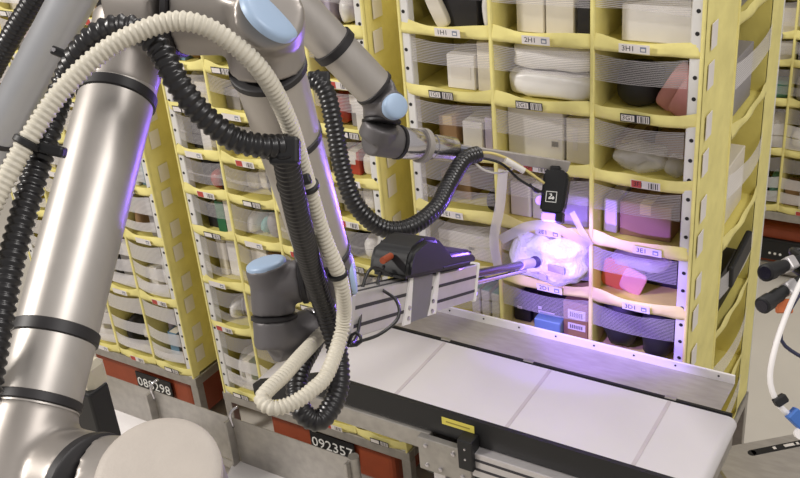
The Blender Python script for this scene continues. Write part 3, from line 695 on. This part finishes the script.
# black box: humped housing extruded across
prof = [(.20, .055), (.20, .095), (.215, .125), (.29, .15), (.37, .142), (.46, .10), (.60, .098), (.63, .085), (.63, .055)]
b = MB(); n = len(prof); V = [loc(x, -.055, z) for x, z in prof]+[loc(x, .05, z) for x, z in prof]
b.add(V, [tuple(range(n)), tuple(range(2*n-1, n-1, -1))]+[(k, n+k, n+(k+1) % n, (k+1) % n) for k in range(n)])
bo = b.build('valve_box', BLK, GR); bm = bmesh.new(); bm.from_mesh(bo.data); bmesh.ops.recalc_face_normals(bm, faces=bm.faces[:]); bmesh.ops.bevel(bm, geom=bm.edges[:], offset=.012, segments=3, affect='EDGES'); bm.to_mesh(bo.data); bm.free(); autosmooth(bo)
lbox(.40, .58, .0505, .052, .066, .07, .0005).build('box_seam', DGROOVE, GR)
LT = (TIP-E0).length
ROD = mat('dark_rod', (70, 62, 84), .2, .8)
MB().cyl(loc(L1, 0, .012), loc(LT-.02, 0, .0), .0125, seg=16).build('suction_rod', ROD, GR, True)
MB().cyl(loc(L1, .0, -.014), loc(LT-.10, 0, -.02), .0075, seg=16).build('guide_rod', CHR, GR, True)
MB().cyl(loc(LT-.16, 0, .004), loc(LT-.04, 0, .0), .017, seg=16).build('rod_sleeve', mat('clear_sleeve', (200, 190, 220), .2, .2), GR, True)
MB().lathe(loc(LT-.03, 0, 0), a, [(0, .010), (.008, .018), (.014, .012), (.020, .019), (.026, .013), (.032, .020)], 20).build('suction_cup', mat('cup_violet', (74, 60, 120), .4), GR, True)
MB().cyl(loc(.20, .0, .105), loc(.16, 0, .097), .008, seg=12).build('connector', ORG, GR, True)
for pts in ([(392, 276), (372, 268), (362, 290), (360, 320), (356, 338), (350, 345)], [(384, 266), (378, 285), (396, 300), (398, 318), (380, 334), (358, 342), (348, 346)]):
    n = len(pts); cable('cable', [at(x, y, 2.26-.24*k/(n-1)) for k, (x, y) in enumerate(pts)], .0038, HBLK, GR)
cable('cable', [at(x, y, 2.03) for x, y in ((348, 346), (354, 332), (362, 340), (352, 346), (340, 338), (330, 320))], .0038, HBLK, GR)

# --- far robot
R2B = at(-70, 260, 3.08); R2 = root('industrial_robot', (R2B.x, R2B.y, 0), 'silver robot arm reaching from above with corrugated black hose and lamp head', 'robot')
EE = at(138, -122, 2.42); UB = at(-54, 232, 3.06); ub = (EE-UB).normalized()
FE = at(196, -98, 2.36)
F1 = at(374, 88, 2.66); f2 = (F1-FE).normalized()
tubep('upper_arm_tube', UB, EE-ub*.05, .058, mat('robot_silver_cool', (178, 180, 184), .34, .6, var=.03), R2)
for px_, py_ in ((2, 157), (24, 124)):
    T = UB+ub*((at(px_, py_, 2.95)-UB).dot(ub)); ring(T, ub, .058, .018, RUB, R2, 'strap')
hb = MB().cyl(EE-ub*.07, EE+ub*.06, .06, .06, 40).cyl(EE-(FE-EE).normalized()*.02, FE, .07, None, 40).cyl(FE-f2*.04, FE+f2*.06, .06, .054, 40); remeshed('elbow_housing', hb, .006, HOUS, R2, 8)
hb = MB().cyl(UB+ub*.01, UB-ub*.10, .06, .07, 40).cyl(R2B+Vector((0, 0, .02)), R2B-Vector((0, 0, .25)), .08, None, 40); remeshed('shoulder_housing', hb, .007, HOUS, R2, 8)
tubep('forearm_tube', FE, F1, .0545, TUBE, R2)
ring(F1, f2, .0545, .012, RUB, R2)
T = FE+f2*((at(336, 52, 2.55)-FE).dot(f2)); ring(T, f2, .0545, .026, RUB, R2, 'strap', .006)
V1 = at(382, 104, 2.70); vdn = cdir(-.03, -.95, .05); V2 = V1+vdn*.085
hb = MB().cyl(F1+f2*.006, V1, .054, .05, 40).cyl(V1-vdn*.012, V1+vdn*.042, .052, .0505, 40).cyl(V1, at(394, 106, 2.64), .048, .04, 40); remeshed('wrist_housing', hb, .005, GREY, R2, 6)
capdisc(at(396, 106, 2.625), cdir(.42, .05, .9), .0345, BLUE, R2, dome=.008)
ring(V1+vdn*.048, vdn, .0505, .010, RUB, R2)
X0 = at(375, 139, 2.72); X1 = at(398, 144, 2.765); xa = (at(470, 152, 2.95)-X0).normalized()
hb = MB().cyl(V1+vdn*.054, X0, .050, None, 40).cyl(X0-xa*.015, X0+xa*.075, .0475, None, 40); remeshed('wrist_housing', hb, .005, GREY, R2, 8)
ring(X0+xa*.08, xa, .046, .012, RUB, R2)
Q = lambda t: X0+xa*t
MB().lathe(Q(.087), xa, [(0, .043), (.003, .0445), (.07, .0445), (.073, .043)], 40).build('tool_flange', CHR, R2, True)
b = MB().lathe(Q(.160), xa, [(0, .05), (.018, .05)], 40); b.build('sensor_disc', PLATE, R2, True)
for k in range(6):
    q = 2*PI*k/6; o1 = xa.orthogonal().normalized(); o2 = xa.cross(o1); p = Q(.178)+(o1*math.cos(q)+o2*math.sin(q))*.039
    MB().lathe(p, xa, [(0, .006), (.006, .006)], 8).build('bolt', HOLE if k % 2 else CHR, R2)
MB().lathe(Q(.178), xa, [(0, .034), (.03, .034), (.03, .037), (.11, .037), (.113, .035)], 32).build('tool_adapter', CHR, R2, True)
# bar + lamp head
BS = Q(.291); BE = at(560, 166, 3.01)
LH = root('lamp_head', tuple(at(556, 190, 3.0)), 'black lamp head with white square logo and violet lens on a steel bar', 'lamp')
ba = (BE-BS).normalized(); bup = (Vector((0, 0, 1))-ba*ba.z).normalized(); bs = ba.cross(bup)
def pbox(o, A, B, C, x0, x1, y0, y1, z0, z1, bev=.003, seg=1):
    m = MB().bbox(x0, x1, y0, y1, z0, z1, bev, 0, seg); m.V = [o+A*v.x+B*v.y+C*v.z for v in m.V]; return m
BL = (BE-BS).length
pbox(BS, ba, bs, bup, -.02, .06, -.016, .016, -.016, .016).build('bar_clamp', mat('slate_block', (118, 120, 132), .5, .3), LH)
pbox(BS, ba, bs, bup, .02, BL+.03, -.004, .004, -.016, .020).build('steel_bar', PLATE, LH)
pbox(BS, ba, bs, bup, BL*.35, BL*.62, -.014, -.004, -.004, .018).build('bar_bracket', STEEL, LH)
HX = cdir(.96, -.1, .28); HY = cdir(-.28, .05, .96); HY = (HY-HX*HY.dot(HX)).normalized(); HZ = HX.cross(-HY)   # right, toward viewer, up
HZ = HZ if HZ.z > 0 else -HZ; HC = at(555, 192, 3.0)
b = MB(); pr = [(-.036, -.062), (.024, -.068), (.036, -.05), (.040, .045), (.028, .064), (-.022, .068), (-.036, .055)]; n = len(pr)
V = [HC+HX*x+HZ*z+HY*y for y in (.034, -.034) for x, z in pr]; b.add(V, [tuple(range(n)), tuple(range(2*n-1, n-1, -1))]+[(k, n+k, n+(k+1) % n, (k+1) % n) for k in range(n)])
bo = b.build('lamp_body', BLK, LH); bm = bmesh.new(); bm.from_mesh(bo.data); bmesh.ops.recalc_face_normals(bm, faces=bm.faces[:]); bmesh.ops.bevel(bm, geom=bm.edges[:], offset=.006, segments=2, affect='EDGES'); bm.to_mesh(bo.data); bm.free()
LENS = mat('violet_emitter', (200, 170, 255), .3, emit=(150, 110, 255), estr=2.2)
pbox(HC, HX, HY, HZ, -.030, .012, -.03, .028, -.090, -.066, .004).build('lens', LENS, LH)
pbox(HC, HX, HY, HZ, .012, .034, -.03, .030, -.092, -.060, .004).build('lens_shroud', BLK, LH)
pbox(HC, HX, HY, HZ, -.02, .01, -.015, .015, .066, .078, .003).build('top_knob', BLK, LH)
b = MB()
def logo(poly):
    n = len(poly); b.add([HC+HX*(x-.005)+HZ*(z-.018)+HY*.0352 for x, z in poly], [tuple(range(n))])
s = .0165; t = .0022
for p in ([(-s, -s), (s, -s), (s, -s+t), (-s, -s+t)], [(-s, s-t), (s, s-t), (s, s), (-s, s)], [(-s, -s), (-s+t, -s), (-s+t, s), (-s, s)], [(s-t, -s), (s, -s), (s, s), (s-t, s)],
          [(-.008, .008), (.0, .010), (.003, .004), (-.004, -.003), (-.009, -.004), (-.002, .003), (-.002, .006)], [(-.008, -.003), (.002, -.002), (.006, .003), (.010, -.003), (.006, -.009), (.003, -.006), (-.008, -.008)]): logo(p)
b.build('logo', TXW, LH)
for cpts, m_, r_ in (([(472, 154), (490, 153), (510, 160), (530, 173), (545, 184)], mat('cable_yellow', (206, 190, 120), .5), .0045), ([(472, 160), (484, 170), (500, 173), (515, 168)], mat('cable_pale', (196, 192, 180), .5), .0035),
                     ([(470, 156), (500, 163), (520, 180), (545, 194)], BLK, .004), ([(530, 184), (536, 192), (545, 190)], BLK, .003)):
    n = len(cpts); cable('cable', [at(x, y, 2.89+.07*k/(n-1)) for k, (x, y) in enumerate(cpts)], r_, m_, LH)
MB().cyl(at(505, 160, 2.885), at(524, 171, 2.90), .0095, seg=12).build('cable_joint', mat('cable_joint_white', (216, 212, 206), .5), LH, True)
ll = bpy.data.lights.new('violet_lamp', 'POINT'); ll.energy = 1.0; ll.color = (.27, .13, 1.0); ll.shadow_soft_size = .02
lo = bpy.data.objects.new('violet_lamp', ll); COL.objects.link(lo); lo.location = HC-HZ*.108+HY*.012
sp = bpy.data.lights.new('violet_spot', 'SPOT'); sp.energy = 5; sp.color = (.27, .13, 1.0); sp.spot_size = math.radians(88); sp.spot_blend = .25; sp.shadow_soft_size = .02
so = bpy.data.objects.new('violet_spot', sp); COL.objects.link(so); so.location = HC-HZ*.098; so.rotation_euler = Vector((-.03, .27, -.42)).to_track_quat('-Z', 'Y').to_euler()
rim_t = at(235, 190, 1.62); rp0 = HC-HX*.040-HZ*.03+HY*.01; rdv = (rim_t-rp0).normalized()  # made-up lens and spot, added to rim the near robot in violet
MB().lathe(rp0, rdv, [(-.012, .014), (.004, .014), (.006, .011)], 20).build('added_side_lens', LENS, LH, True)
rs = bpy.data.lights.new('added_rim_spot', 'SPOT'); rs.energy = 30; rs.color = (.27, .13, 1.0); rs.spot_size = math.radians(50); rs.spot_blend = .5; rs.shadow_soft_size = .012
ro = bpy.data.objects.new('added_rim_spot', rs); COL.objects.link(ro); ro.location = rp0+rdv*.012; ro.rotation_euler = rdv.to_track_quat('-Z', 'Y').to_euler()
tl0 = loc(L1+.013, .010, -.038); tdv = (ony(590, 288, -.06)-tl0).normalized()  # lens and spot on the end plate are added to tint pouch and apron violet
MB().lathe(tl0, tdv, [(0, .012), (.008, .012), (.010, .009)], 16).build('violet_emitter', LENS, GR, True)
ts = bpy.data.lights.new('added_tool_spot', 'SPOT'); ts.energy = 44; ts.color = (.27, .13, 1.0); ts.spot_size = math.radians(54); ts.spot_blend = .4; ts.shadow_soft_size = .015
to_ = bpy.data.objects.new('added_tool_spot', ts); COL.objects.link(to_); to_.location = tl0+tdv*.016; to_.rotation_euler = tdv.to_track_quat('-Z', 'Y').to_euler()
# pedestal of the far robot
PD2 = root('robot_pedestal', (R2B.x, R2B.y, 0), 'grey pedestal under the far robot base', 'pedestal')
MB().lathe((R2B.x, R2B.y, 0), (0, 0, 1), [(0, .22), (.03, .22), (.03, .07), (R2B.z-.26, .07), (R2B.z-.26, .12), (R2B.z-.252, .12)], 32).build('column', STEEL, PD2, True)

# ------------------------------------------------------------------ hoses
def path(pts): return [at(*p) for p in pts]
hose('corrugated_hose', path([(-50, 620, 1.40), (-85, 520, 1.38), (-90, 400, 1.36), (-60, 300, 1.350), (-25, 240, 1.360), (2, 186, 1.375), (30, 137, 1.385), (65, 87, 1.395), (110, 47, 1.400), (160, 24, 1.400), (195, 23, 1.400), (228, 40, 1.420), (262, 72, 1.460), (287, 118, 1.550),
     (304, 172, 1.650), (322, 232, 1.750), (341, 282, 1.820), (343, 325, 1.900), (328, 372, 1.85), (312, 390, 1.82), (293, 403, 1.80), (273, 408, 1.79), (262, 400, 1.80), (268, 390, 1.82), (283, 376, 1.86), (299, 358, 1.92), (312, 344, 1.97), (326, 328, 2.02)]), .0149, .0088, .16, HWHT,
     'ivory corrugated hose arching over the near robot elbow', 'hose')
hose('corrugated_hose', path([(-14, 400, 1.310), (0, 318, 1.349), (14, 250, 1.382), (32, 185, 1.414), (48, 132, 1.439), (64, 84, 1.475), (84, 47, 1.445), (110, 29, 1.435), (138, 30, 1.435), (160, 50, 1.435), (176, 80, 1.435), (200, 112, 1.455), (232, 138, 1.485), (262, 146, 1.505), (290, 146, 1.535)]), .0195, .0125, .17, HBLK,
     'black corrugated hose hugging the near robot upper arm and elbow', 'hose')
hose('corrugated_hose', path([(284, 148, 1.520), (290, 180, 1.580), (300, 225, 1.680), (312, 270, 1.820), (326, 312, 1.920), (337, 350, 1.950), (338, 390, 1.930), (320, 420, 1.900), (300, 408, 1.900), (298, 375, 1.940), (312, 345, 2.000), (322, 322, 2.050)]), .0215, .0105, .10, HBLK,
     'black ribbed hose running down the near robot forearm to a loop', 'hose')
hose('corrugated_hose', path([(312, 76, 2.500), (326, 92, 2.500), (334, 125, 2.520), (342, 168, 2.550), (356, 205, 2.580), (382, 228, 2.620), (410, 227, 2.660), (436, 208, 2.720), (450, 182, 2.800), (464, 160, 2.860), (478, 154, 2.900)]), .0245, .0125, .12, HBLK,
     'black corrugated hose hanging in a U below the far robot wrist', 'hose')
hose('corrugated_hose', path([(90, -80, 2.640), (62, -40, 2.700), (34, 0, 2.780), (8, 42, 2.860), (-14, 84, 2.950), (-40, 140, 3.000)]), .0305, .0165, .14, HBLK,
     'black corrugated hose strapped along the far robot upper arm', 'hose')
# clamps that tie the hoses
def clamp(p, ax, r, wdt, name, label, par): return ring(at(*p), ax, r, wdt, BLK, par, name, .002)
c0 = at(283, 150, 1.53); pbox(c0, CR, CU, CF, -.020, .026, -.024, .020, -.02, .02, .006, 2).build('hose_bracket', BLK, R1)
c0 = at(64, 54, 1.46); pbox(c0, (CR*.93-CU*.36).normalized(), (CR*.36+CU*.93).normalized(), CF, -.018, .02, -.007, .006, -.01, .01, .003, 2).build('hose_bracket', BLK, R1)
for sx in (-.011, .013): MB().lathe(c0+CR*sx-CU*(sx*.36)-CF*.011, -CF, [(0, .0035), (.002, .003)], 10).build('screw', CHR, R1)
for (p, q, r_) in (((26, 143, 1.385), (39, 121, 1.389), .0160), ((308, 186, 1.673), (313, 202, 1.70), .0160), ((338, 274, 1.81), (341, 282, 1.82), .0156)):
    ring(at(*p), at(*q)-at(*p), r_, .011 if r_ > .014 else .008, BLK, R1, 'hose_strap')
c0 = at(41, 147, 1.40); pbox(c0, (CR*.97-CU*.25).normalized(), (CR*.25+CU*.97).normalized(), CF, -.035, .035, -.008, .008, -.012, .012, .004, 2).build('strap', BLK, R1)
c0 = at(298, 182, 1.62); pbox(c0, (CR*.95+CU*.3).normalized(), (-CR*.3+CU*.95).normalized(), CF, -.035, .022, -.009, .009, -.01, .01, .004, 2).build('strap', BLK, R1)
c0 = at(316, 80, 2.5); pbox(c0, CR, CU, CF, -.02, .035, -.02, .02, -.02, .02, .006, 2).build('hose_bracket', BLK, R2)

# ------------------------------------------------------------------ lens heads, tube and steel table on the right
ST = root('camera_stand', (1.93, -1.24, 0), 'thin post carrying the two black lens heads', 'stand')
MB().bbox(1.91, 1.95, -1.26, -1.22, 0, 2.45, .004).bbox(1.78, 2.08, -1.36, -1.10, 0, .02, .004).build('column', ALU, ST)
def lens_head(p0, p1, r, label):
    A = at(*p0); B = at(*p1); ax = (B-A).normalized()
    R = root('lens_head', tuple(A), label, 'camera', 'black lens heads beside the pod')
    MB().lathe(A, ax, [(0, r*.8), (.002, r), (.022, r), (.024, r*.86), (.05, r*.86), (.052, r*.72), (.066, r*.72)], 32).build('lens_barrel', BLK, R, True)
    MB().lathe(A-ax*.001, ax, [(0, r*.72), (.002, r*.72)], 24).build('front_glass', mat('lens_glass', (22, 20, 36), .1, .0), R)
    u = ax.orthogonal().normalized(); v = ax.cross(u)
    pbox(A+ax*.066, ax, u, v, 0, .028, -r*.8, r*.8, -r*.8, r*.8, .004, 2).build('camera_body', ALU, R)
    pbox(A+ax*.094, ax, u, v, 0, .05, -r*.55, r*.55, -r*.55, r*.55, .004, 2).build('mount', BLK, R)
    C = Vector((1.93, -1.24, A.z+.02)); cable('arm', [A+ax*.13, A+ax*.17, C], .009, BLK, R)
    return R
lens_head((765, 273, 1.62), (800, 260, 1.70), .0148, 'black lens head with silver body level beside the pod')
lens_head((762, 306, 1.60), (797, 282, 1.66), .0142, 'black lens head tilted down with tan plate under it')
o = pbox(at(783, 306, 1.64), CR, CU, CF, -.012, .016, -.012, .012, -.004, .004, .002); base = at(783, 306, 1.64); o.V = [v-base for v in o.V]
tag(ob('tan_plate', o.mesh('tan_plate', cm('orange')), None, base), 'small tan plate below the tilted lens head', 'plate')
tb = root('air_tube', tuple(at(770, 350, 1.6)), 'white air tube hanging to a black clip and blue connector', 'tube')
cable('tube', path([(815, 258, 1.62), (800, 284, 1.6), (785, 318, 1.59), (774, 352, 1.58), (770, 380, 1.58), (777, 402, 1.58), (790, 416, 1.58)]), .0048, WHT, tb)
c0 = at(779, 401, 1.575); pbox(c0, (CR*.8+CU*.5).normalized(), (-CR*.5+CU*.8).normalized(), CF, -.008, .013, -.007, .007, -.008, .008, .002).build('clip', BLK, tb)
c0 = at(797, 418, 1.575); pbox(c0, (CR*.72-CU*.69).normalized(), (CR*.69+CU*.72).normalized(), CF, -.014, .014, -.011, .011, -.01, .01, .002).build('connector', mat('connector_blue', (58, 104, 178), .5), tb)
c0 = at(799, 433, 1.575); MB().lathe(c0, -CF, [(0, .009), (.008, .009)], 14).build('fitting', WHT, tb)
cable('dark_cable', path([(812, 278, 1.64), (796, 300, 1.63), (783, 325, 1.63), (782, 342, 1.63), (800, 356, 1.63), (825, 366, 1.63)]), .0032, mat('navy_cable', (38, 40, 66), .5), None, 'thin navy cable looping beside the white air tube', 'cable')
ZT = .6; A = onz(728, 446, ZT); B = onz(830, 427, ZT); dx = (B-A).normalized(); dn = Vector((dx.y, -dx.x, 0))
TB = root('steel_table', tuple((A+dx*.3+dn*.35).to_2d())+(0,), 'low steel table with a black slot beyond the conveyor end', 'table')
def tbox(x0, x1, y0, y1, z0, z1, bev=.002):
    m = MB().bbox(x0, x1, y0, y1, z0, z1, bev, 0, 1); m.V = [Vector((A.x, A.y, 0))+dx*v.x+dn*v.y+Vector((0, 0, v.z)) for v in m.V]; return m
tbox(-.085, .75, 0, .7, ZT-.02, ZT, .002).build('top', PLATE, TB)
for x in (-.05, .72):
    for y in (.03, .67): tbox(x-.02, x+.02, y-.02, y+.02, 0, ZT-.02).build('leg', STEEL, TB)
s0 = onz(757, 452, ZT); s1 = onz(797, 444, ZT); sl = (s1-s0); sn = sl.normalized(); sm_ = Vector((sn.y, -sn.x, 0))
m = MB().bbox(-.02, sl.length+.03, -.016, .016, 0, .0015, .0005); m.lathe((-.02, 0, 0), (0, 0, 1), [(0, .016), (.0015, .016)], 16)
m.V = [s0+sn*v.x+sm_*v.y+Vector((0, 0, v.z)) for v in m.V]; m.build('slot', HOLE, TB)
for x, l_ in ((.065, .012), (.11, .05), (.15, .02)):
    m = MB().bbox(x, x+l_, -.008, .006, .0015, .003, .0005); m.V = [s0+sn*v.x+sm_*v.y+Vector((0, 0, v.z)) for v in m.V]; m.build('slot_insert', LABW, TB)
